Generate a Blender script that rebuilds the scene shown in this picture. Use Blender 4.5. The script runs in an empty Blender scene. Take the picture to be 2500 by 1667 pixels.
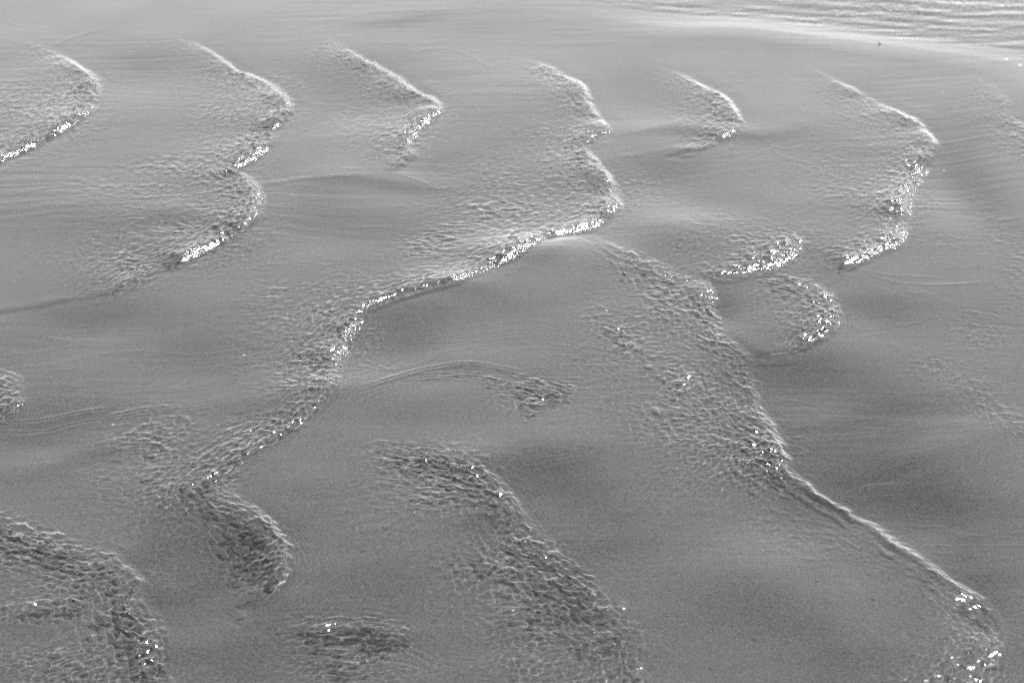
import bpy, math, random
import numpy as np

scene = bpy.context.scene
R = math.radians
U = 10.0                                   # the scene is built in decimetres (10 units = 1 m)
scene.unit_settings.scale_length = 1.0 / U

# ---------------------------------------------------------------- camera
CAM_H, PITCH = 1.35, R(23.0)
FPX = 833.5 / math.tan(R(8.3))            # focal length in photograph pixels (2500 wide)
cam_d = bpy.data.cameras.new('camera')
cam = bpy.data.objects.new('camera', cam_d)
scene.collection.objects.link(cam)
cam.location = (0, 0, CAM_H * U)
cam.rotation_euler = (math.pi / 2 - PITCH, 0, 0)
cam_d.sensor_width = 36.0
cam_d.lens = FPX / 2500 * 36.0
cam_d.clip_start = 0.5
cam_d.clip_end = 20000
cam_d.dof.use_dof = True
cam_d.dof.focus_distance = 3.1 * U
cam_d.dof.aperture_fstop = 8.0 / U
scene.camera = cam

# ---------------------------------------------------------------- sky, sun, exposure
SUN_EL, SUN_AZ = R(48), R(25)              # azimuth from +Y towards +X
world = bpy.data.worlds.new('World'); scene.world = world
world.use_nodes = True
wt = world.node_tree
sky = wt.nodes.new('ShaderNodeTexSky'); sky.sky_type = 'NISHITA'
sky.sun_disc = False
sky.sun_elevation = SUN_EL; sky.sun_rotation = SUN_AZ
sky.dust_density = 0.0; sky.air_density = 1.0; sky.ozone_density = 1.0
bw = wt.nodes.new('ShaderNodeRGBToBW')      # a black and white picture
wt.links.new(sky.outputs[0], bw.inputs[0])
bg = wt.nodes['Background']; bg.inputs['Strength'].default_value = 0.125
wt.links.new(bw.outputs[0], bg.inputs['Color'])

sun_d = bpy.data.lights.new('sun', 'SUN')
sun_d.energy = 5.0; sun_d.angle = R(0.53); sun_d.color = (1, 1, 1)
sun = bpy.data.objects.new('sun', sun_d); scene.collection.objects.link(sun)
sdir = np.array([math.sin(SUN_AZ) * math.cos(SUN_EL), math.cos(SUN_AZ) * math.cos(SUN_EL), math.sin(SUN_EL)])
from mathutils import Vector
sun.rotation_euler = Vector(sdir).to_track_quat('Z', 'Y').to_euler()
sun.location = tuple(sdir * 20 * U)
sun_d.cycles.is_caustics_light = True       # sunlight is focused by the rippled water

scene.view_settings.view_transform = 'Standard'
scene.view_settings.look = 'None'
scene.view_settings.exposure = 1.52
scene.view_settings.gamma = 1.0
scene.view_settings.use_curve_mapping = False
scene.cycles.caustics_refractive = True
scene.cycles.caustics_reflective = True
scene.cycles.max_bounces = 8
scene.cycles.transmission_bounces = 6
scene.cycles.sample_clamp_indirect = 0.0
scene.cycles.use_denoising = False           # the sand keeps its fine grain

# ---------------------------------------------------------------- helpers
SP, CP = math.sin(PITCH), math.cos(PITCH)
def ground(px, py):
    """a spot of the photograph -> metres on the stream bed"""
    px = np.asarray(px, float) - 1250.0; py = 833.5 - np.asarray(py, float)
    ry = CP * FPX + SP * py; rz = -SP * FPX + CP * py
    t = CAM_H / -rz
    return px * t, ry * t

def hash2(ix, iy, seed):
    h = (ix.astype(np.int64) * 374761393 + iy.astype(np.int64) * 668265263 + seed * 2246822519) & 0xFFFFFFFF
    h = ((h ^ (h >> 13)) * 1274126177) & 0xFFFFFFFF
    h = ((h ^ (h >> 16)) * 2654435761) & 0xFFFFFFFF
    h = h ^ (h >> 15)
    return h
def rnd(ix, iy, seed):
    return (hash2(ix, iy, seed) & 0xFFFFFF).astype(np.float64) / 16777216.0

def vnoise(x, y, seed):
    ix = np.floor(x); iy = np.floor(y); fx = x - ix; fy = y - iy
    fx = fx * fx * fx * (fx * (fx * 6 - 15) + 10); fy = fy * fy * fy * (fy * (fy * 6 - 15) + 10)
    a = rnd(ix, iy, seed); b = rnd(ix + 1, iy, seed); c = rnd(ix, iy + 1, seed); d = rnd(ix + 1, iy + 1, seed)
    return ((a * (1 - fx) + b * fx) * (1 - fy) + (c * (1 - fx) + d * fx) * fy) * 2 - 1
def fbm(x, y, seed, o=3):
    v = 0; a = 1.0; n = 0
    for k in range(o):
        v = v + a * vnoise(x, y, seed + k * 17); n += a
        x = x * 2.03 + 11.7; y = y * 2.03 - 5.3; a *= 0.5
    return v / n
def cells(x, y, seed, sharp):
    """shallow bowls that meet in slightly rounded ridges (smooth nearest-point distance, squared)"""
    ix = np.floor(x); iy = np.floor(y)
    acc = np.zeros(x.shape)
    for dj in (-1, 0, 1):
        for di in (-1, 0, 1):
            cx = ix + di; cy = iy + dj
            h = hash2(cx, cy, seed)
            px = cx + 0.1 + 0.8 * (h & 0xFFF) / 4096.0; py = cy + 0.1 + 0.8 * ((h >> 12) & 0xFFF) / 4096.0
            acc += np.exp(-sharp * ((px - x) ** 2 + (py - y) ** 2))
    return -np.log(acc + 1e-9) / sharp
def blur(a, r):
    a = a.reshape(NYT, NXT)
    for _ in range(2):
        for ax in (0, 1):
            p = np.pad(a, [(r + 1, r) if q == ax else (0, 0) for q in (0, 1)], mode='edge')
            c = np.cumsum(p, axis=ax)
            n = a.shape[ax]
            a = (np.take(c, np.arange(2 * r + 1, 2 * r + 1 + n), axis=ax) - np.take(c, np.arange(0, n), axis=ax)) / (2 * r + 1)
    return a.ravel()
def sstep(a, b, x):
    t = np.clip((x - a) / (b - a), 0, 1); return t * t * (3 - 2 * t)

# ---------------------------------------------------------------- the ripple fronts (traced, then laid on the bed)
# each point: (x, y, step height of the front 0..1, roughness just upstream 0..1)
FRONTS = {
 'a': dict(p=[(60,95,0,.0),(116,117,.7,.3),(155,139,.9,.4),(195,163,1,.5),(224,181,1,.7),(240,202,1,.9),(235,235,1,1),(217,271,1,1),(195,293,1,1),(159,318,1,1),(108,347,1,1),(54,372,1,1),(0,394,1,1),(-80,425,.8,.8),(-200,470,0,.0)], rough=.060),
 'b': dict(p=[(380,84,0,0),(452,98,.35,.2),(506,119,.5,.3),(535,141,.6,.4),(578,170,.7,.6),(632,195,.8,.8),(676,217,.9,.9),(697,239,1,.9),(712,262,1,.9),(700,280,1,.8),(688,300,1,.7),(672,320,.9,.7),(666,345,.8,.7),(655,365,.8,.8),(629,382,.8,.9),(596,403,.8,.9),(577,420,.6,.9),(604,433,.7,.7),(626,455,.9,.8),(634,484,1,.9),(629,520,1,1),(607,548,1,1),(564,583,1,1),(506,606,1,1),(452,631,1,1),(398,658,.9,.9),(343,680,.7,.8),(300,705,.5,.5),(231,723,.4,.2),(145,738,.35,.1),(72,752,.3,.05),(7,763,.3,0),(-60,775,0,0)], rough=.065),
 'c': dict(p=[(800,90,0,.1),(842,116,.4,.6),(867,134,.5,.7),(921,163,.7,.8),(957,181,.8,.7),(990,202,.9,.8),(1022,228,.9,.8),(1055,242,.9,.8),(1075,260,1,.9),(1059,282,1,1),(1033,307,1,1),(1012,332,.9,.9),(1004,361,.8,.9),(1010,381,.6,.8),(990,401,.5,.6),(961,425,0,.1)], rough=.045),
 'd': dict(p=[(1260,140,0,0),(1308,152,.4,.1),(1340,163,.6,.4),(1373,184,.8,.7),(1409,199,.9,.7),(1427,217,1,.7),(1434,239,1,.6),(1460,275,1,.5),(1478,300,1,.5),(1478,318,1,.7),(1452,334,1,.9),(1428,356,.7,1),(1445,379,.7,1),(1470,412,.9,.9),(1492,434,.9,.7),(1503,466,1,.8),(1508,495,1,.9),(1494,521,1,1),(1456,551,1,1),(1398,568,1,1),(1333,586,1,.9),(1290,615,1,1),(1236,644,1,1),(1181,669,1,1),(1127,692,1,.9),(1073,700,.9,.8),(1022,711,.8,.7),(928,738,.7,.8),(896,750,.7,1),(885,775,.9,1),(871,796,1,1),(848,825,1,1),(832,875,1,1),(822,915,.9,.9),(820,940,.7,.7),(806,964,.8,.4),(759,1013,.8,.6),(723,1045,.9,.9),(669,1074,.8,.9),(622,1103,.6,.8),(578,1143,.3,.6),(540,1175,.4,.9),(560,1200,.5,1),(622,1248,.7,1),(669,1288,.8,1),(700,1324,.9,1),(714,1360,.9,.8),(708,1396,.8,.5),(682,1428,.6,.2),(651,1454,.5,0),(614,1476,.3,0),(564,1490,0,0)], rough=.050),
 'e': dict(p=[(820,1070,0,0),(928,1067,.3,.2),(1001,1081,.5,.7),(1073,1096,.7,.9),(1145,1125,.8,1),(1203,1154,.9,1),(1246,1190,1,1),(1268,1226,1,.8),(1280,1255,.8,.3),(1300,1280,.8,.5),(1333,1313,.8,1),(1384,1353,.9,1),(1434,1389,.8,.9),(1478,1429,.5,.6),(1521,1490,.4,.3),(1561,1523,.5,.3),(1582,1566,.6,.4),(1590,1613,.6,.5),(1579,1656,.6,.5),(1560,1720,.5,.4),(1540,1790,0,0)], rough=.060, step=0.4),
 'f': dict(p=[(-120,1190,0,.6),(0,1244,.7,1),(54,1266,.8,1),(126,1299,.9,1),(202,1331,1,1),(275,1353,1,.8),(307,1374,1,.9),(332,1403,1,1),(354,1440,.9,1),(361,1476,.9,1),(383,1512,.9,1),(401,1548,.9,1),(408,1588,.9,1),(405,1631,.8,1),(425,1665,.7,.8),(440,1740,.6,.6),(440,1800,0,.0)], rough=.042, step=0.45),
 'g': dict(p=[(-80,895,0,.3),(0,908,.6,.6),(29,919,.7,.9),(58,940,.8,.8),(65,958,.8,.8),(54,984,.7,.7),(29,1009,.6,.5),(0,1023,.4,.3),(-80,1040,0,.0)], rough=.045, step=0.9),
 'h': dict(p=[(1400,570,0,0),(1440,580,.4,.1),(1507,604,.4,.4),(1579,630,.5,.7),(1650,668,.5,1),(1700,680,.6,1),(1727,696,.8,1),(1739,720,.9,1),(1748,756,.9,.9),(1755,796,.9,.9),(1769,821,.7,1),(1805,842,.5,.8),(1838,866,.5,.5),(1838,911,.7,.3),(1850,960,.8,.3),(1862,998,.9,.6),(1874,1023,.9,1),(1897,1056,1,1),(1910,1099,1,1),(1925,1143,1,1),(1950,1165,1,.7,.6),(1982,1183,1,.25,1),(2015,1208,1,.2,1.1),(2066,1237,1,.15,1),(2120,1266,1,.15,.8),(2163,1295,1,.15,.75),(2214,1331,1,.15,.65),(2264,1367,1,.2,.55),(2311,1403,1,.3,.35),(2366,1434,.9,.6,.1),(2409,1463,.7,.5),(2442,1501,.7,.6),(2453,1533,.7,.6),(2449,1588,.7,.6),(2436,1627,.7,.6),(2418,1667,.7,.6),(2390,1740,.6,.5),(2370,1800,0,.5)], rough=.050, step=0.75),
 'i': dict(p=[(1950,565,0,0.3),(1945,590,0.6,0.9),(1930,620,0.9,1),(1903,644,1,1),(1860,655,0.9,0.8),(1813,662,0.8,0.6),(1750,672,0.5,0.5),(1690,680,0.1,0.7)], rough=.045),
 'j': dict(p=[(1860,650,0,.1),(1900,662,.3,.5),(1939,676,.6,.8),(1986,695,.7,1),(2029,720,.9,1),(2051,745,1,1),(2047,767,1,1),(2030,796,1,.9),(1997,826,1,.9),(1970,845,.8,.4),(1921,855,.6,.1),(1867,864,.5,.1),(1841,868,0,.1)], rough=.035, step=0.8),
 'k': dict(p=[(1960,160,0,0),(2011,181,.3,.1),(2066,210,.4,.2),(2120,239,.6,.4),(2174,267,.7,.5),(2221,289,.8,.6),(2250,311,.9,.5),(2272,336,1,.4),(2284,358,1,.5),(2272,383,1,.8),(2257,408,1,1),(2235,441,1,1),(2221,473,1,1),(2210,513,1,1),(2212,549,1,1),(2200,583,1,1),(2156,611,.9,1),(2105,637,.8,.9),(2066,653,.3,.5),(2030,665,0,.2)], rough=.060),
 'l': dict(p=[(1600,160,0,0),(1650,177,.4,.2),(1693,199,.6,.5),(1744,224,.8,.8),(1777,249,.9,.9),(1795,271,1,.9),(1807,293,1,.9),(1801,314,.9,.8),(1784,332,.8,.9),(1751,350,.7,.7),(1715,365,.5,.3),(1650,378,.2,.1),(1600,388,0,0)], rough=.035),
 'm': dict(p=[(2300,165,0,0),(2373,188,.3,.1),(2427,217,.4,.2),(2463,253,.5,.3),(2472,285,.5,.4),(2510,315,.5,.5),(2600,360,.4,.5),(2700,420,0,.3)], rough=.045, step=.4),
 # arcs of fine waves
 'n': dict(p=[(874,951,0,0),(965,922,.15,0),(1037,901,.22,.05),(1127,890,.25,.15),(1217,897,.3,.35),(1308,919,.3,.8),(1373,937,.3,1),(1405,958,.2,.9),(1398,984,0,.4)], rough=.025, step=0.3),
 'o': dict(p=[(680,1525,0,0),(723,1515,.2,.3),(820,1508,.4,.9),(910,1503,.5,.9),(975,1517,.5,.8),(1018,1544,.4,.6),(1034,1573,0,.3)], rough=.028, step=0.35),
}
# thin wavelets: (points, strength, how many parallel lines)
WAVELETS = [
 ([(116,117),(150,104),(200,84),(262,68)],1.2,2),
 ([(0,88),(40,104),(90,112),(130,116)],.8,2),
 ([(632,452),(740,438),(850,431),(961,426)],1.2,2),
 ([(961,426),(1000,437),(1037,449),(1066,463),(1127,452)],.9,1),
 ([(1000,128),(1080,118),(1140,132),(1172,152),(1215,170)],1.4,1),
 ([(900,98),(980,110),(1060,104),(1150,80)],.7,1),
 ([(1480,332),(1540,324),(1620,308),(1700,306)],.7,2),
 ([(1480,390),(1560,376),(1640,362),(1720,366)],.7,2),
 ([(1520,472),(1580,462),(1660,464)],.6,1),
 ([(1610,508),(1650,495),(1700,490)],.8,1),
 ([(0,484),(60,470),(130,456)],.8,1),
 ([(250,512),(300,502),(350,497)],.8,1),
 ([(120,535),(180,538),(260,536)],.6,2),
 ([(0,1029),(90,1025),(181,1010),(280,1000)],1.1,2),
 ([(260,1022),(307,1014),(361,1002),(434,996),(490,988),(550,978)],1.1,3),
 ([(2066,652),(2138,668),(2228,675),(2319,681)],1.0,1),
 ([(2110,664),(2174,687),(2246,695),(2337,695),(2409,689)],1.1,1),
 ([(2190,700),(2250,715),(2320,740)],.5,2),
 ([(2060,1190),(2130,1160),(2192,1129),(2260,1112),(2330,1092),(2400,1070)],.35,3),
 ([(1841,868),(1880,862),(1930,857),(1975,846)],1.4,1),
 ([(1770,810),(1800,800),(1830,795)],.7,2),
 ([(1150,1104),(1230,1098),(1330,1092),(1450,1080),(1520,1078)],.45,3),
 ([(1280,1108),(1360,1098),(1440,1090)],.35,2),
 ([(1180,700),(1230,725),(1300,735),(1370,736)],.3,2),
 ([(1270,775),(1310,782),(1350,790)],.6,1),
 ([(1872,920),(1850,955),(1848,985),(1874,1015)],2.0,1),
 ([(1000,930),(980,960),(1000,995)],.2,2),
 ([(1000,925),(1080,918),(1160,922),(1250,934)],.9,3),
 ([(2410,1160),(2450,1130),(2500,1108)],.7,3),
 ([(1430,590),(1500,618),(1560,640),(1640,655)],.8,3),
 ([(690,1505),(780,1500),(880,1496),(980,1508)],.6,3),
 ([(1010,1545),(1050,1560),(1090,1580)],.5,3),
 ([(1760,330),(1830,322),(1900,318),(1970,300)],.5,1),
 ([(1690,395),(1780,378),(1860,370)],.5,1),
 ([(310,1245),(350,1230),(400,1215)],.6,3),
 ([(900,980),(940,950),(985,930)],.4,2),
 ([(1450,664),(1488,652),(1530,655),(1575,668)],.9,2),
 ([(-20,900),(30,914),(62,938),(70,958),(57,988),(28,1014),(-20,1030)],1.2,1),
 ([(874,951),(965,922),(1037,901),(1127,890),(1217,897),(1300,915)],1.3,2),
 ([(1800,1160),(1900,1185),(2000,1215)],.5,1),
]
# patches of rough cells: x, y, rx, ry (photo pixels), strength
PATCHES = [
 (110,265,130,80,.7),(30,330,120,50,.6),(620,255,110,60,.55),(500,408,130,26,.9),(420,470,240,60,.35),(540,470,90,60,.5),
 (470,575,170,60,.6),(330,630,110,38,.8),(1000,300,70,60,.6),(940,300,110,80,.3),(1340,460,200,80,.5),(1230,515,150,45,.8),
 (1060,598,70,26,1.0),(1150,560,110,30,.6),(1390,345,70,35,.7),(1300,350,80,30,.35),(1755,285,55,50,.7),(2150,490,90,70,.6),
 (2010,400,170,80,.22),(2080,460,120,60,.35),(1870,600,100,40,.9),(1780,590,110,50,.4),(1640,720,90,60,.8),(1525,800,50,34,1.1),(1550,700,60,30,.6),
 (1650,925,48,46,1.2),(1600,1000,110,50,.45),(1640,1020,60,30,.5),(1790,930,40,70,.6),(1760,1010,60,30,.8),(1800,1085,120,55,.75),(1660,1060,120,50,.4),
 (2000,740,60,45,.8),(800,790,100,100,.7),(720,760,90,60,.5),(680,720,60,30,.5),(740,870,70,60,.6),(420,1050,80,50,.8),(460,1170,110,46,1.0),(380,1160,70,40,.6),
 (600,1330,50,50,.6),(1340,955,50,20,1.0),(1100,1150,100,55,1.0),(1050,1200,90,40,.7),(960,1270,120,60,.3),(1250,1345,130,50,.8),(1190,1290,90,40,.5),(1430,1458,80,16,1.1),
 (1340,1480,130,40,.5),(1330,1530,90,50,.7),(1450,1580,120,60,.7),(1250,1640,100,40,.5),(860,1538,110,20,1.1),(940,1560,60,30,.6),(900,1620,150,40,.5),
 (125,1465,75,30,1.1),(190,1390,160,70,.5),(170,1640,200,30,.7),(280,1580,90,60,.5),(1960,1270,130,40,.3),(2050,1330,150,50,.3),(1870,1180,80,30,.4),(2370,1560,70,80,.3),
 (2300,1480,120,50,.25),(2430,950,70,50,.35),(2460,1030,60,70,.35),(2490,330,60,40,.6),(2480,620,60,150,.25),(2330,900,60,30,.4),(1000,672,160,26,.4),(1480,760,80,30,.4),
 (1640,860,120,100,.55),(1700,1045,140,70,.7),(1600,770,120,60,.5),(1690,960,90,60,.6),
 (1420,840,120,40,.25),(1530,870,100,40,.3),(2420,800,70,60,.3),
]
# broad swells of the sand itself: x, y, rx, ry (photo pixels), height in mm
SWELLS = [
 (1330,625,190,45,9),(1150,700,150,45,7),(950,850,140,85,-5),(1000,960,180,40,3),(2000,950,180,90,-6),(2250,1250,230,110,-9),
 (480,880,200,90,-5),(250,790,160,60,-5),(560,1390,130,120,-8),(650,1550,160,60,3),(1330,1170,130,80,-4),(1500,1350,150,110,-2),(1750,760,70,50,-5),
 (2360,470,90,110,-7),(2120,770,110,50,-4),(400,180,200,60,-4),(860,250,140,70,-5),(1250,250,140,90,4),(1560,250,120,70,-4),(1950,290,140,70,4),(1600,440,120,60,-5),
 (1650,570,120,50,3),(950,520,160,50,3),(780,560,120,60,-3),(250,500,180,60,3),(900,1330,160,90,3),(1850,1450,250,120,4),(100,1080,200,60,-4),(2400,1480,70,90,-6),
 (1720,560,150,40,3),(1000,60,120,30,-1.5),
]

# shade of the hollows painted into the sand colour (negative: lit crests): x, y, rx, ry, strength
BED_SHADE = [
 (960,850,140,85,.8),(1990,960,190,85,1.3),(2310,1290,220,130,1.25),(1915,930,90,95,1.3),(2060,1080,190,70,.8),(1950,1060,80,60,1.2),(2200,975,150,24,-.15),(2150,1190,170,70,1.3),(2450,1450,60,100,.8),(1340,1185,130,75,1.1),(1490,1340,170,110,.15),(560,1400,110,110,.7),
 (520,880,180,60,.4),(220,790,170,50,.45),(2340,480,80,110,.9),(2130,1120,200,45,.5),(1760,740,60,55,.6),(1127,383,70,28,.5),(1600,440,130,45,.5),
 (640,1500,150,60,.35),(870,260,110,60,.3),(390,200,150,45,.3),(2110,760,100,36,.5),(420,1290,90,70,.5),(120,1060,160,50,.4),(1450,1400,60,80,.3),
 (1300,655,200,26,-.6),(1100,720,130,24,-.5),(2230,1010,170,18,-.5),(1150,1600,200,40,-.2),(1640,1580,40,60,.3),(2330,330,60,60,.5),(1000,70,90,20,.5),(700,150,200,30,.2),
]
# ---------------------------------------------------------------- the grid both sheets share
NX, NY = 1010, 1190
y_near = float(ground(1250, 1667 + 150)[1]); y_far = float(ground(1250, -130)[1])
ys = y_near * (y_far / y_near) ** np.linspace(0, 1, NY)
HALF = 1250.0 / FPX
us = np.linspace(-1.12, 1.12, NX)
def outgrow(a, first, n, g):
    out = []; d = first; v = a
    for _ in range(n):
        v += d; out.append(v); d *= g
    return out
hi = outgrow(us[-1], us[1] - us[0], 36, 1.28); us = np.array([-v for v in hi[::-1]] + list(us) + hi)
hiy = outgrow(ys[-1], ys[-1] - ys[-2], 40, 1.25); loy = outgrow(0, ys[1] - ys[0], 20, 1.32)
ys = np.array([ys[0] - v for v in loy[::-1]] + list(ys) + hiy)
NXT, NYT = len(us), len(ys)
slant = np.sqrt(np.clip(ys, 0.9, None) ** 2 + CAM_H ** 2)
wid = HALF * (np.clip(ys, 0.9, None) * CP + CAM_H * SP)
X = (us[None, :] * wid[:, None]); Y = np.repeat(ys[:, None], NXT, 1)
X = X.ravel(); Y = Y.ravel(); N = X.size
print('grid', NXT, NYT, N)

def polyline(pts, pad, vals=None):
    """nearest distance, side (+ = downstream/right of travel), arc position and interpolated values"""
    p = np.array([ground(a[0], a[1]) for a in pts]).reshape(-1, 2)
    # smooth the traced corners: Catmull-Rom
    q = []; v = []
    n = len(p)
    for i in range(n - 1):
        p0 = p[max(i - 1, 0)]; p1 = p[i]; p2 = p[i + 1]; p3 = p[min(i + 2, n - 1)]
        for t in (0, .34, .67):
            q.append(0.5 * ((2 * p1) + (-p0 + p2) * t + (2 * p0 - 5 * p1 + 4 * p2 - p3) * t * t + (-p0 + 3 * p1 - 3 * p2 + p3) * t ** 3))
            if vals is not None: v.append(vals[i] * (1 - t) + vals[i + 1] * t)
    q.append(p[-1]); q = np.array(q)
    if vals is not None: v.append(vals[-1]); v = np.array(v)
    seg = np.hypot(*(q[1:] - q[:-1]).T); arc = np.concatenate([[0], np.cumsum(seg)])
    idx = np.nonzero((X > q[:, 0].min() - pad) & (X < q[:, 0].max() + pad) & (Y > q[:, 1].min() - pad) & (Y < q[:, 1].max() + pad))[0]
    x = X[idx]; y = Y[idx]
    nrm = np.zeros(idx.size); best = np.full(idx.size, 1e9); side = np.zeros(idx.size); ap = np.zeros(idx.size)
    val = np.zeros((idx.size, 0 if vals is None else v.shape[1]))
    for i in range(len(q) - 1):
        a = q[i]; b = q[i + 1]
        k = np.nonzero((x > min(a[0], b[0]) - pad) & (x < max(a[0], b[0]) + pad) & (y > min(a[1], b[1]) - pad) & (y < max(a[1], b[1]) + pad))[0]
        if not k.size: continue
        ab = b - a; L = max(ab @ ab, 1e-12)
        rx = x[k] - a[0]; ry = y[k] - a[1]
        t = np.clip((rx * ab[0] + ry * ab[1]) / L, 0, 1)
        dx = rx - t * ab[0]; dy = ry - t * ab[1]
        d = dx * dx + dy * dy
        m = d < best[k] - 1e-12
        kk = k[m]
        best[kk] = d[m]
        side[kk] = np.sign(ry[m] * ab[0] - rx[m] * ab[1])
        ap[kk] = arc[i] + t[m] * seg[i]
        nrm[kk] = (-ab[1] * 0.6 - ab[0] * 0.8) / math.sqrt(L)      # how far this stretch faces the near right
        if vals is not None: val[kk] = v[i] * (1 - t[m])[:, None] + v[i + 1] * t[m][:, None]
    ok = best < pad * pad
    return idx[ok], np.sqrt(best[ok]), side[ok], ap[ok], np.column_stack([val[ok], nrm[ok]])

sand = np.zeros(N); eta = np.zeros(N); cell = np.zeros(N); fine = np.zeros(N); dmin = np.full(N, 6.0); ca = X.copy(); cs = Y.copy(); al = np.zeros(N); lipz = np.zeros(N); over = np.zeros(N)
STEP_S, STEP_W = 0.009, 0.0046
for fi, (key, fr) in enumerate(FRONTS.items()):
    vals = np.array([(tuple(a) + (0,))[2:5] for a in fr['p']], float)
    idx, d, sd, ap, v = polyline(fr['p'], 0.34, vals)
    s = d * sd                                    # traced top to bottom: + side is the right, downstream
    dmin[idx] = np.minimum(dmin[idx], d + (1 - sstep(0, .2, v[:, 0])) * .07)
    A = v[:, 0] * (0.35 + .65 * sstep(0, .3, ap)); C = v[:, 1] * sstep(0, .05, ap) * sstep(0, .05, ap.max() - ap); lip = v[:, 2]
    x = X[idx]; y = Y[idx]
    jig = fbm(x * 22, y * 22, 40 + fi, 3) * 0.006 + fbm(x * 90, y * 90, 60 + fi, 2) * 0.0016
    sj = s + jig + 0.016 + v[:, 2] * 0.004 * fbm(x * 45, y * 45, 78, 3)
    fade = 1 - sstep(0.14, 0.33, d)
    face = (0.25 + 0.98 * sstep(-0.6, 0.45, v[:, -1])) * np.clip(0.85 + 0.75 * fbm(ap * 11, ap * 0, 99 + fi, 2), .3, 1.4)
    up = np.exp(np.minimum(sj, 0) / 0.13)
    stepS = np.where(sj < -0.01, up, 1 - sstep(-0.01, 0.075, sj))
    scour = np.exp(-((sj - 0.075) / 0.055) ** 2)
    sand[idx] += fade * A * (STEP_S * stepS - 0.006 * scour)
    upw = np.exp(np.minimum(sj, 0) / 0.07)
    stepW = np.where(sj < 0.008, upw, 1 - sstep(0.006, 0.024, sj))
    eta[idx] += fade * A * STEP_W * fr.get('step', 1) * face * (1 - .5 * lip) * stepW
    # the plunging lip lower right: a smooth roll with a sharp foot on its upstream side
    roll = np.where(sj < 0.004, sstep(-0.007, 0.004, sj), np.exp(-((sj - 0.004) / 0.0075) ** 2))
    lipz[idx] += lip * 0.0024 * roll * np.clip(0.8 + 1.1 * fbm(x * 22, y * 22, 77, 3), .15, 2)
    # rough cells, strongest just upstream of the lip
    Lr = 1.1 * fr['rough'] * (1 + 0.5 * fbm(x * 6, y * 6, 80 + fi, 2))
    band = np.where(sj < -0.008, np.exp((sj + 0.008) / Lr), 1 - sstep(0.0, 0.030, sj))
    cb = C * band * (0.85 + 0.6 * fbm(x * 9, y * 9, 90 + fi, 2))
    over[idx] = np.maximum(over[idx], (0.1 + 0.9 * fr.get('step', 1) ** 2) * np.clip(0.72 + 1.0 * fbm(x * 16, y * 16, 160 + fi, 2), .12, 1.1) * C * (1 - sstep(0.022, 0.034, sj)) * np.exp(np.minimum(sj, 0) / 0.03))
    win = cb > cell[idx]; wi_ = idx[win]
    cell[wi_] = cb[win]
    ca[wi_] = ap[win] + 7.3 * fi; cs[wi_] = sj[win] + 3.1 * fi; al[wi_] = np.exp(-(sj[win] / 0.07) ** 2)
    # small standing waves that run along the foot of the lip
    near = np.nonzero((sj > -0.012) & (sj < 0.075) & (A > 0.05))[0]
    sn = sj[near]
    tr = np.clip(A[near] * 0.7 + C[near] * .4, 0, 1) * np.clip(0.25 + 1.1 * vnoise(ap[near] * 9, np.zeros(near.size), 120 + fi), 0, 1)
    lam = 0.0068
    fine[idx[near]] += tr * 0.00027 * np.sin(2 * np.pi * sn / lam + 2.5 * fbm(x[near] * 60, y[near] * 60, 140 + fi, 2)) * sstep(0, .12, ap.max() - ap[near]) * np.exp(-np.maximum(sn, 0) / 0.028) * sstep(-0.012, 0.004, sn)

# away from the lips the surfaces are smooth
keep = sstep(0.016, 0.055, dmin)
eta = eta * (1 - keep) + blur(eta, 14) * keep + lipz
cell = cell * (1 - keep) + blur(cell, 12) * keep
for wi, (pts, stg, nl) in enumerate(WAVELETS):
    vals = np.array([[0.0]] + [[1.0]] * (len(pts) - 2) + [[0.0]])
    idx, d, sd, ap, v = polyline(pts, 0.06, vals)
    x = X[idx]; y = Y[idx]
    s = d * sd + fbm(x * 14, y * 14, 200 + wi, 2) * 0.003 * min(nl, 3)
    t = np.clip(v[:, 0] * 1.6, 0, 1) * (0.7 + 0.6 * fbm(ap * 8, ap * 0, 230 + wi, 2))
    for k in range(nl):
        o = (k - (nl - 1) / 2) * 0.0105
        eta[idx] += stg * t * (0.0004 if nl == 1 else 0.0006) * np.exp(-((s - o) / 0.0038) ** 2)

CREASES = [   # soft sand ridges: points, half width (m), height (mm)
 ([(1890,1046),(2011,1016),(2120,984),(2200,972),(2320,962),(2450,940)], .07, 2),
 ([(1420,585),(1330,610),(1240,655),(1140,700),(1000,740),(900,790)], .05, 2.5),
 ([(560,1010),(700,960),(860,940),(1000,905),(1150,880),(1400,900)], .06, 4),
 ([(0,1180),(120,1130),(260,1090),(380,1075)], .05, 4),
 ([(1000,1050),(1150,1110),(1330,1080),(1500,1060)], .06, 4),
 ([(1980,1190),(2200,1140),(2400,1060),(2520,1000)], .05, 4),
 ([(1480,330),(1650,310),(1850,330),(2000,300)], .06, 4),
 ([(700,440),(850,430),(1000,450),(1150,470)], .06, 4),
 ([(250,560),(420,520),(600,560)], .06, 4),
 ([(780,60),(950,48),(1110,10)], .07, 2),
 ([(1700,1350),(1900,1420),(2100,1560),(2200,1680)], .10, 6),
 ([(450,1600),(700,1460),(900,1420),(1100,1450)], .08, 5),
]
for ci, (pts, hw, h) in enumerate(CREASES):
    vals = np.array([[0.0]] + [[1.0]] * (len(pts) - 2) + [[0.0]])
    idx, d, sd, ap, v = polyline(pts, hw * 2.6, vals)
    g = v[:, 0] * np.exp(-(np.where(sd > 0, d / hw, d / (hw * .6))) ** 2)
    sand[idx] += g * h * 0.0016
    eta[idx] += g * h * 0.0006
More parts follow.
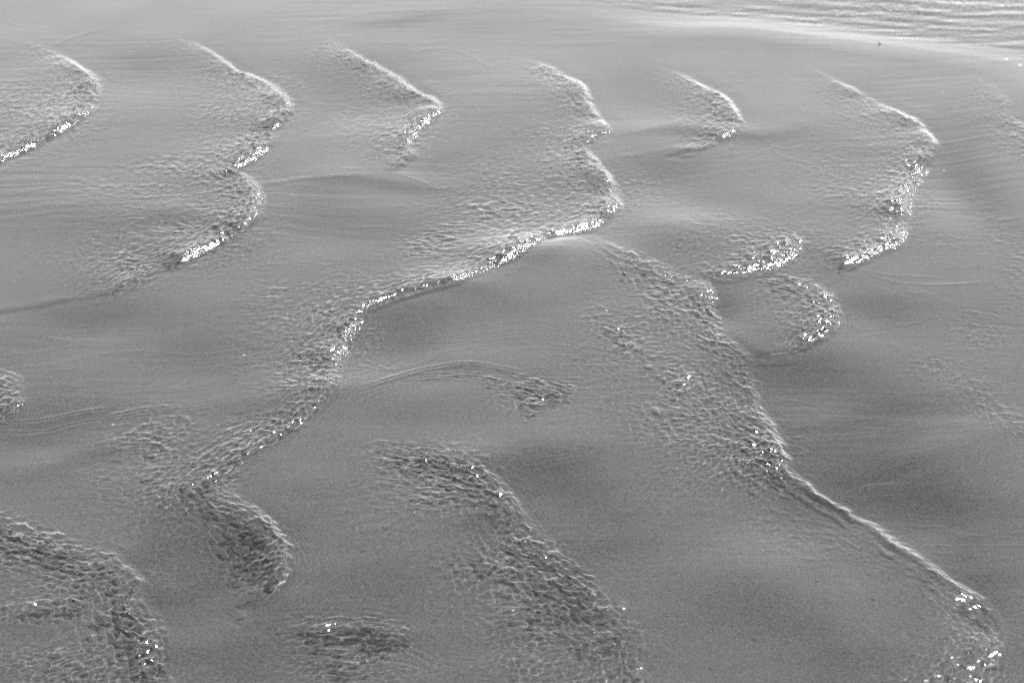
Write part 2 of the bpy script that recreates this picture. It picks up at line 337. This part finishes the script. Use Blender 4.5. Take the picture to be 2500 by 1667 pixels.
for (cx, cy, rx, ry, h) in SWELLS:
    gx, gy = ground(cx, cy); ex = abs(float(ground(cx + rx, cy)[0] - gx))
    ey = abs(float(ground(cx, cy - ry)[1] - ground(cx, cy + ry)[1])) / 2
    g = np.exp(-(((X - gx) / ex) ** 2 + ((Y - gy) / ey) ** 2))
    sand += g * h * 0.0019
    eta += g * h * 0.0010
patch = np.zeros(N)
wx = X + 0.05 * fbm(X * 7, Y * 7, 300, 3); wy = Y + 0.07 * fbm(X * 7, Y * 7, 301, 3)
for (cx, cy, rx, ry, a) in PATCHES:
    gx, gy = ground(cx, cy); ex = abs(float(ground(cx + rx, cy)[0] - gx))
    ey = abs(float(ground(cx, cy - ry)[1] - ground(cx, cy + ry)[1])) / 2
    k = np.nonzero((np.abs(X - gx) < 3 * ex + .1) & (np.abs(Y - gy) < 3 * ey + .1))[0]
    g = np.exp(-(((wx[k] - gx) / ex) ** 2 + ((wy[k] - gy) / ey) ** 2))
    patch[k] = np.maximum(patch[k], a * (0.75 * g + 0.35 * g ** 0.3 * (0.5 + 0.5 * fbm(X[k] * 12, Y[k] * 12, 306, 2))))
bed_shade = np.zeros(N)
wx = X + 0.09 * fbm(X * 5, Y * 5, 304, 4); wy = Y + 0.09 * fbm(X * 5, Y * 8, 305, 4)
for (cx, cy, rx, ry, a) in BED_SHADE:
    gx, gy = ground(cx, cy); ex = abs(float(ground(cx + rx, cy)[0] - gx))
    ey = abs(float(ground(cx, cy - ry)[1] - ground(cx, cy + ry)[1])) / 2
    bed_shade += a * np.exp(-(((wx - gx) / ex) ** 2 + ((wy - gy) / ey) ** 2))
bed_shade = np.where(bed_shade > 0, 0.8 * (1 - np.exp(-1.3 * bed_shade)), bed_shade)
# outside the framed ground the same stream goes on
outx = sstep(1.02, 1.15, np.abs(X) / (HALF * (np.clip(Y, .9, None) * CP + CAM_H * SP)))
outy = np.maximum(sstep(y_far - .3, y_far + .1, Y), 1 - sstep(y_near - .08, y_near + .1, Y)); out = np.maximum(outx, outy)
cell = np.maximum(cell, patch * 0.9)
cell = np.maximum(cell, out * np.clip(fbm(X * 3, Y * 3, 310, 3) * 1.6 - .1, 0, 1))
sand += out * 0.012 * fbm(X * 2.5, Y * 2.5, 315, 3)

# ---- the bar in the far right corner and the channel behind it
bar_pts = [(1180,-60),(1290,6),(1420,34),(1540,56),(1650,67),(1790,68),(1939,82),(2047,95),(2192,113),(2337,132),(2445,149),(2520,172),(2640,215),(2800,290)]
idx, d, sd, ap, v = polyline(bar_pts, 1.2)
beyond = np.full(N, -1.0)
sb = d * sd                                      # + = behind the bar, towards the channel
beyond[idx] = sb
chan = np.zeros(N, bool)
bp = np.array([ground(a, b) for a, b in bar_pts]).reshape(-1, 2)
far = Y > np.interp(X, bp[:, 0], bp[:, 1], left=99, right=bp[-1, 1])
beyond[far & (beyond < -0.08)] = 1.0
bad = (~far) & (beyond > 0.08); beyond[bad] = -beyond[bad]
bb = beyond
prof = np.where(bb < 0, 0.45 * np.exp(bb / 0.16) - sstep(-0.10, 0.15, bb), 0.45 - sstep(-0.10, 0.15, bb))
sand += prof * 0.018
eta += prof * (0.2 + .8 * sstep(0.08, 0.5, X)) * 0.0105 * (1 - .35 * sstep(0.5, 1.2, X))
bw_ = 0.13 - 0.06 * sstep(0.2, 1.1, X) + 0.03 * fbm(X * 4, Y * 4, 318, 2)
inch = sstep(bw_ - .07, bw_ + .05, bb)
sand -= 0.03 * sstep(0.12, 0.4, bb)
# channel waves, long crested, running along the bank
cu = Y + 0.11 * X + 0.10 * fbm(X * 1.6, Y * 2.4, 320, 3); cv = X
ch = 0.0006 * np.sin(2 * np.pi * cu / 0.065 + 2.5 * fbm(X * 2.2, Y * 5, 321, 2)) * (0.6 + 0.7 * fbm(X * 2, Y * 4, 322, 2))
ch += 0.0011 * fbm(X * 9, Y * 32, 323, 3) + 0.0006 * fbm(X * 26, Y * 70, 324, 2)
eta += inch * ch
cell = cell * (1 - inch) + inch * 0.45 * np.clip(fbm(X * 4, Y * 8, 325, 2) * 2.2, 0, 1)

# ---- overall lie of the bed and water
sand += 0.0075 * fbm(X * 3.1, Y * 2.3, 330, 3) + 0.0016 * fbm(X * 9, Y * 14, 331, 3)
eta += 0.0022 * fbm(X * 3.1, Y * 2.3, 330, 2)
DEPTH = 0.020
# streaks drawn out along the current
stre = fbm(X * 8 + 1.2 * fbm(X * 3, Y * 3, 341, 2), Y * 75 - X * 5 + 5 * fbm(X * 1.7, Y * 1.7, 344, 2), 340, 3)
stre2 = fbm(X * 16, Y * 190 - X * 20, 342, 2)
sw = 0.15 + 1.1 * np.clip(fbm(X * 2.4, Y * 3.4, 343, 3) + .3, 0, 1)
eta += (1 - sstep(0.006, 0.02, np.repeat(np.gradient(ys)[:, None], NXT, 1).ravel())) * (0.55 + 1.2 * sstep(2.4, 3.9, Y)) * sw * (0.00022 * stre + 0.00005 * stre2) * (1 - .7 * inch)
# faint film lines, curved, several side by side
fl = fbm(X * 1.3 + 5, Y * 4.4 - X * 0.9, 345, 3) * 8.0
fl = np.exp(-((fl - np.floor(fl) - 0.5) / 0.085) ** 2)
fm = np.clip(fbm(X * 3.5, Y * 3.5, 346, 2) * 2.0 - 0.05, 0, 1) * (1 - inch) * (1 - np.clip(cell, 0, 1))
eta += 0.00015 * fl * fm
# rough cells: shallow bowls that meet in sharp ridges
spx = np.repeat((np.gradient(us)[None, :] * wid[:, None]), 1, 0).ravel(); spy = np.repeat(np.gradient(ys)[:, None], NXT, 1).ravel()
res = 1 - sstep(0.006, 0.012, np.maximum(spx, spy))
cell = cell * res; fine = fine * res; eta = eta - (1 - res) * inch * ch
cell = 1.05 * np.tanh(np.clip(cell, 0, 2) / 1.05)
chop = np.maximum(np.clip(cell, 0, 1) ** 2, over * (1 - inch)) * (0.5 + 0.5 * sstep(2.6, 3.3, Y))
k = np.nonzero(cell > 0.02)[0]
x = X[k]; y = Y[k]
wxx = x + 0.0045 * fbm(x * 55, y * 55, 350, 2) + 0.035 * fbm(x * 6, y * 6, 352, 2)
wyy = y + 0.0045 * fbm(x * 55, y * 55, 351, 2) + 0.035 * fbm(x * 6, y * 6, 353, 2)
size = 0.0075
f1 = cells(wxx / (size * 1.3), wyy / (size * 1.15), 360, 6.0)
g1 = cells(wxx / (size * 2.3) + 31, wyy / (size * 1.7), 361, 6.0)
bowl = 0.70 * (f1 - 0.15) + 0.60 * (g1 - 0.15)
ws_ = 0.0035 * fbm(x * 60, y * 60, 356, 2); wa_ = 0.006 * fbm(x * 40, y * 40, 357, 2)
h1 = cells((ca[k] + wa_) / (size * 2.3), (cs[k] + ws_) / (size * .95), 362, 6.0)
bowl = bowl * (1 - al[k]) + al[k] * (0.35 * (f1 - 0.15) + 1.05 * (h1 - 0.15))
AMP = 0.0062
eta[k] += AMP * cell[k] * bowl
eta += fine

sand -= 0.002 * np.clip(cell, 0, 1)      # the current scours the bed where it runs rough
water = eta + DEPTH
sand = blur(sand, 5)
dep = water - sand
dep = np.where(beyond > 0.05, dep, dep - 0.004 * np.logaddexp(0, (dep - 0.027) / 0.004) * 0.8)
sand_z = water - (0.008 + 0.004 * np.logaddexp(0, (dep - 0.008) / 0.004))
# fine drift ripples of the sand
sand_z = sand_z + 0.00025 * fbm(X * 60, Y * 60, 370, 2)
print('depth', (water - sand_z).min(), (water - sand_z).max())
SHIFT = -DEPTH                                   # water level at z = 0
water += SHIFT; sand_z += SHIFT

# ---------------------------------------------------------------- materials
def mat(name):
    m = bpy.data.materials.new(name); m.use_nodes = True
    nt = m.node_tree
    return m, nt, nt.nodes['Principled BSDF']
def node(nt, t, **kw):
    n = nt.nodes.new(t)
    for a, b in kw.items(): setattr(n, a, b)
    return n

sand_m, nt, bs = mat('wet_sand')
tc = node(nt, 'ShaderNodeTexCoord')
def noise(scale, detail=2, rough=.5, vec=None):
    n = node(nt, 'ShaderNodeTexNoise'); n.inputs['Scale'].default_value = scale / U if vec is None else scale
    n.inputs['Detail'].default_value = detail; n.inputs['Roughness'].default_value = rough
    nt.links.new(vec or tc.outputs['Object'], n.inputs['Vector']); return n
def math_n(op, a, b):
    n = node(nt, 'ShaderNodeMath', operation=op)
    for i, v in enumerate((a, b)):
        if isinstance(v, (int, float)): n.inputs[i].default_value = v
        else: nt.links.new(v, n.inputs[i])
    return n.outputs[0]
mp = node(nt, 'ShaderNodeMapping'); mp.inputs['Scale'].default_value = (5 / U, 13 / U, 5 / U)
nt.links.new(tc.outputs['Object'], mp.inputs['Vector'])
grain = noise(360, 2, .7); grain2 = noise(1100, 1, .5); drift = noise(1.0, 4, .6, mp.outputs[0]); broad = noise(2.2, 3, .55)
g = math_n('MULTIPLY', math_n('SUBTRACT', grain.outputs['Fac'], .5), 2.8)
g2 = math_n('MULTIPLY', math_n('SUBTRACT', grain2.outputs['Fac'], .5), 1.3)
dr = math_n('MULTIPLY', math_n('SUBTRACT', drift.outputs['Fac'], .5), 0.55)
br = math_n('MULTIPLY', math_n('SUBTRACT', broad.outputs['Fac'], .5), 0.7)
shade_n = node(nt, 'ShaderNodeAttribute', attribute_name='bed_shade')
shade_v = math_n('MULTIPLY', shade_n.outputs['Fac'], -0.86)  # painted shade darkens the hollows, painted light pales the crests
tot = math_n('ADD', math_n('ADD', math_n('ADD', g, g2), math_n('ADD', dr, br)), shade_v)
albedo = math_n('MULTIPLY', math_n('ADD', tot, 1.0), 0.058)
comb = node(nt, 'ShaderNodeCombineColor')
for i in range(3): nt.links.new(albedo, comb.inputs[i])
nt.links.new(comb.outputs[0], bs.inputs['Base Color'])
bs.inputs['Roughness'].default_value = 0.85
bs.inputs['Specular IOR Level'].default_value = 0.1

water_m, wnt, wb = mat('clear_water')
wnt.nodes.remove(wb)
rf = wnt.nodes.new('ShaderNodeBsdfRefraction'); rf.inputs['IOR'].default_value = 1.333; rf.inputs['Roughness'].default_value = 0.0
gs = wnt.nodes.new('ShaderNodeBsdfGlossy'); gs.inputs['Roughness'].default_value = 0.11
gs.inputs['Color'].default_value = (1, 1, 1, 1); rf.inputs['Color'].default_value = (1, 1, 1, 1)
wa = wnt.nodes.new('ShaderNodeAttribute'); wa.attribute_name = 'chop'
wtc = wnt.nodes.new('ShaderNodeTexCoord')
wn = wnt.nodes.new('ShaderNodeTexNoise'); wn.inputs['Scale'].default_value = 260 / U; wn.inputs['Detail'].default_value = 1.0
wnt.links.new(wtc.outputs['Object'], wn.inputs['Vector'])
wbp = wnt.nodes.new('ShaderNodeBump'); wbp.inputs['Distance'].default_value = 0.0015 * U
wnt.links.new(wa.outputs['Fac'], wbp.inputs['Strength']); wnt.links.new(wn.outputs['Fac'], wbp.inputs['Height'])
wnt.links.new(wbp.outputs[0], gs.inputs['Normal'])
fr_ = wnt.nodes.new('ShaderNodeFresnel'); fr_.inputs['IOR'].default_value = 1.333
mx = wnt.nodes.new('ShaderNodeMixShader')
wnt.links.new(wbp.outputs[0], fr_.inputs['Normal']); wnt.links.new(fr_.outputs[0], mx.inputs[0]); wnt.links.new(rf.outputs[0], mx.inputs[1]); wnt.links.new(gs.outputs[0], mx.inputs[2])
wnt.links.new(mx.outputs[0], wnt.nodes['Material Output'].inputs['Surface'])

# ---------------------------------------------------------------- sheets
def sheet(name, z, step, m, mask=None):
    r = np.arange(0, NYT, step); c = np.arange(0, NXT, step)
    if r[-1] != NYT - 1: r = np.append(r, NYT - 1)
    if c[-1] != NXT - 1: c = np.append(c, NXT - 1)
    sel = (r[:, None] * NXT + c[None, :])
    flat = sel.ravel()
    nr, nc = sel.shape
    ii = np.arange(nr * nc).reshape(nr, nc)
    quads = np.stack([ii[:-1, :-1], ii[:-1, 1:], ii[1:, 1:], ii[1:, :-1]], -1).reshape(-1, 4)
    if mask is not None:
        mm = mask[flat][quads].sum(1) >= 2
        quads = quads[mm]
        used = np.unique(quads); remap = np.full(nr * nc, -1); remap[used] = np.arange(used.size)
        quads = remap[quads]; flat = flat[used]
    attr, av = ('bed_shade', bed_shade) if mask is None else ('chop', chop)
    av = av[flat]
    co = (np.stack([X[flat], Y[flat], z[flat]], 1) * U).astype(np.float32)
    me = bpy.data.meshes.new(name)
    me.vertices.add(len(co)); me.vertices.foreach_set('co', co.ravel())
    me.loops.add(quads.size); me.loops.foreach_set('vertex_index', quads.ravel().astype(np.int32))
    me.polygons.add(len(quads)); me.polygons.foreach_set('loop_start', np.arange(0, quads.size, 4, dtype=np.int32))
    me.update(calc_edges=True)
    me.polygons.foreach_set('use_smooth', np.ones(len(quads), bool))
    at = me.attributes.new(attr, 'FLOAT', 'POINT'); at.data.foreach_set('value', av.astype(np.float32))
    me.materials.append(m)
    o = bpy.data.objects.new(name, me); scene.collection.objects.link(o)
    print(name, len(quads) * 2, 'tris')
    return o

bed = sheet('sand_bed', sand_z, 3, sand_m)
bed['kind'] = 'structure'; bed['label'] = 'rippled wet sand bed under the shallow flowing water'
isch = bb > 0.16
film = sheet('stream_water', water, 1, water_m, ~isch)
film['kind'] = 'structure'; film['label'] = 'thin clear water flowing over the rippled sand'
chw = sheet('channel_water', water, 1, water_m, isch)
chw['kind'] = 'structure'; chw['label'] = 'deeper wavy water of the channel behind the pale bar'
for o in (film, chw):
    o.cycles.is_caustics_caster = True
bed.cycles.is_caustics_receiver = True

# ---------------------------------------------------------------- small things lying in the stream
def stone_mat(name, v, rough):
    m, n, b = mat(name)
    t = n.nodes.new('ShaderNodeTexNoise'); t.inputs['Scale'].default_value = 900 / U
    r = n.nodes.new('ShaderNodeValToRGB')
    r.color_ramp.elements[0].color = (v * .6, v * .6, v * .6, 1); r.color_ramp.elements[1].color = (v * 1.5, v * 1.5, v * 1.5, 1)
    c = n.nodes.new('ShaderNodeTexCoord'); n.links.new(c.outputs['Object'], t.inputs['Vector'])
    n.links.new(t.outputs['Fac'], r.inputs[0]); n.links.new(r.outputs[0], b.inputs['Base Color'])
    b.inputs['Roughness'].default_value = rough
    return m
dark_m = stone_mat('dark_stone', 0.02, .5); pale_m = stone_mat('pale_shell', 0.55, .4)
foam_m = stone_mat('foam', 0.75, .35)
import bmesh
GZ = {'sand': sand_z.reshape(NYT, NXT), 'water': water.reshape(NYT, NXT)}
def level(which, x, y):
    j = int(np.clip(np.searchsorted(ys, y), 1, NYT - 1)); i = int(np.clip(np.searchsorted(us, x / wid[j]), 1, NXT - 1))
    return float(GZ[which][j, i])
def lump(name, px, py, size, flat, seed, m, label, cat, group=None, on='sand', sink=.25, long=1.0):
    r = random.Random(seed)
    gx, gy = (float(v) for v in ground(px, py))
    # the spot is seen through the water at its own level
    z = level(on, gx, gy); gx *= (CAM_H - z) / CAM_H; gy *= (CAM_H - z) / CAM_H
    z = level(on, gx, gy)
    bm = bmesh.new(); bmesh.ops.create_icosphere(bm, subdivisions=2, radius=0.5)
    dirs = [Vector((r.gauss(0, 1), r.gauss(0, 1), r.gauss(0, 1))).normalized() for _ in range(7)]
    cut = [r.uniform(.34, .46) for _ in dirs]
    for v in bm.verts:
        for d_, c_ in zip(dirs, cut):
            k_ = v.co.dot(d_)
            if k_ > c_: v.co -= d_ * (k_ - c_) * .9
        v.co *= 1 + r.uniform(-.04, .04)
        v.co.x *= size * long; v.co.y *= size * r.uniform(.97, 1.03); v.co.z *= size * flat; v.co *= U
    me = bpy.data.meshes.new(name); bm.to_mesh(me); bm.free()
    me.polygons.foreach_set('use_smooth', np.ones(len(me.polygons), bool)); me.materials.append(m)
    o = bpy.data.objects.new(name, me); scene.collection.objects.link(o)
    o.location = (gx * U, gy * U, (z + size * flat * (.5 - sink)) * U); o.rotation_euler = (0, 0, r.uniform(0, 6.28))
    o['label'] = label; o['category'] = cat
    if group: o['group'] = group
    o.cycles.is_caustics_receiver = True
    return o
PEBBLES = [
 (1525, 669, .0065, 'black pebble breaking the water, with small waves curling around it', 'breaking'),
 (2147, 108, .008, 'dark stone on the edge of the pale bar in the far corner', 'bar'),
 (1308, 36, .006, 'lone dark pebble near the top edge, left of the pale bar', ''),
 (1367, 616, .006, 'dark pebble on the pale hump just below the long glittering front', ''),
 (1206, 710, .005, 'tiny dark pebble below the middle of the long glittering front', ''),
 (526, 775, .006, 'dark pebble on the smooth sand left of the central ripple front', ''),
 (889, 1360, .006, 'dark pebble left of the lower middle rough patch, upper of a pair', ''),
 (922, 1388, .005, 'dark pebble left of the lower middle rough patch, lower of a pair', ''),
 (1103, 1391, .006, 'black pebble at the left edge of the lower middle rough patch', ''),
 (636, 1540, .005, 'small dark pebble above the bottom arc of fine waves, on its left', ''),
 (441, 1563, .005, 'small dark pebble just right of the bottom left ripple front', ''),
 (2129, 1473, .007, 'dark pebble on the broad smooth sheet below the plunging lip', ''),
 (1993, 1429, .006, 'dark speck of stone left of the pebble below the plunging lip', ''),
 (1822, 1418, .005, 'small pebble on the smooth sand far left of the plunging lip', ''),
 (1841, 1581, .006, 'lowest large dark pebble on the smooth sheet at the bottom right', ''),
 (1735, 1655, .005, 'small pebble at the very bottom edge, right of centre', ''),
 (2191, 875, .005, 'small dark pebble on the dark sand right of the round lobe', ''),
 (1970, 1040, .005, 'small pebble at the left end of the soft sand crease on the right', ''),
 (2037, 921, .004, 'tiny pebble in the dark hollow right of the central front', ''),
 (1850, 773, .004, 'tiny pebble inside the round lobe right of centre', ''),
 (1688, 586, .005, 'small dark pebble above the short glittering front right of centre', ''),
 (1568, 1260, .004, 'tiny dark pebble on the smooth sand between the two lower fronts', ''),
]
for i, (px, py, sz, lab, how) in enumerate(PEBBLES):
    if how == 'breaking': lump('pebble', px, py, sz * 1.25, .7, 11, dark_m, lab, 'pebble', 'pebbles in the stream', on='water', sink=.55)
    else: lump('pebble', px, py, sz * .8, .65, 20 + i, dark_m, lab, 'pebble', 'pebbles in the stream', on='water' if how == 'bar' else 'sand', sink=.3 if how != 'bar' else .2)
SHELLS = [
 (2300, 240, .0032, 'tiny pale shell chip on smooth sand below the bar, near the right edge'),
 (2302, 442, .0036, 'pale shell chip right of the tall glittering front on the right'),
 (1559, 1649, .004, 'pale chip standing in for a glint by the rounded front at the bottom edge'),  # a pale body in place of a bright glint
 (1480, 775, .004, 'pale shell chip in the middle, below the pale hump'),
 (597, 884, .004, 'pale shell chip on smooth sand left of the central rough band'),
 (278, 1054, .004, 'pale shell chip on the left, under the long fine wave line'),
]
for i, (px, py, sz, lab) in enumerate(SHELLS):
    lump('shell_chip', px, py, sz, .3, 60 + i, pale_m, lab, 'shell', 'shell chips on the sand', long=1.4)
FOAM = [(2456, 146, .005, 'white foam clump on the bar edge at the far right, left of its twin'),
        (2490, 160, .004, 'white foam clump on the bar edge at the far right, nearest the picture edge')]
for i, (px, py, sz, lab) in enumerate(FOAM):
    o = lump('foam_clump', px, py, sz, .5, 80 + i, foam_m, lab, 'foam', 'foam clumps on the bar edge', on='water', sink=.3, long=1.5)
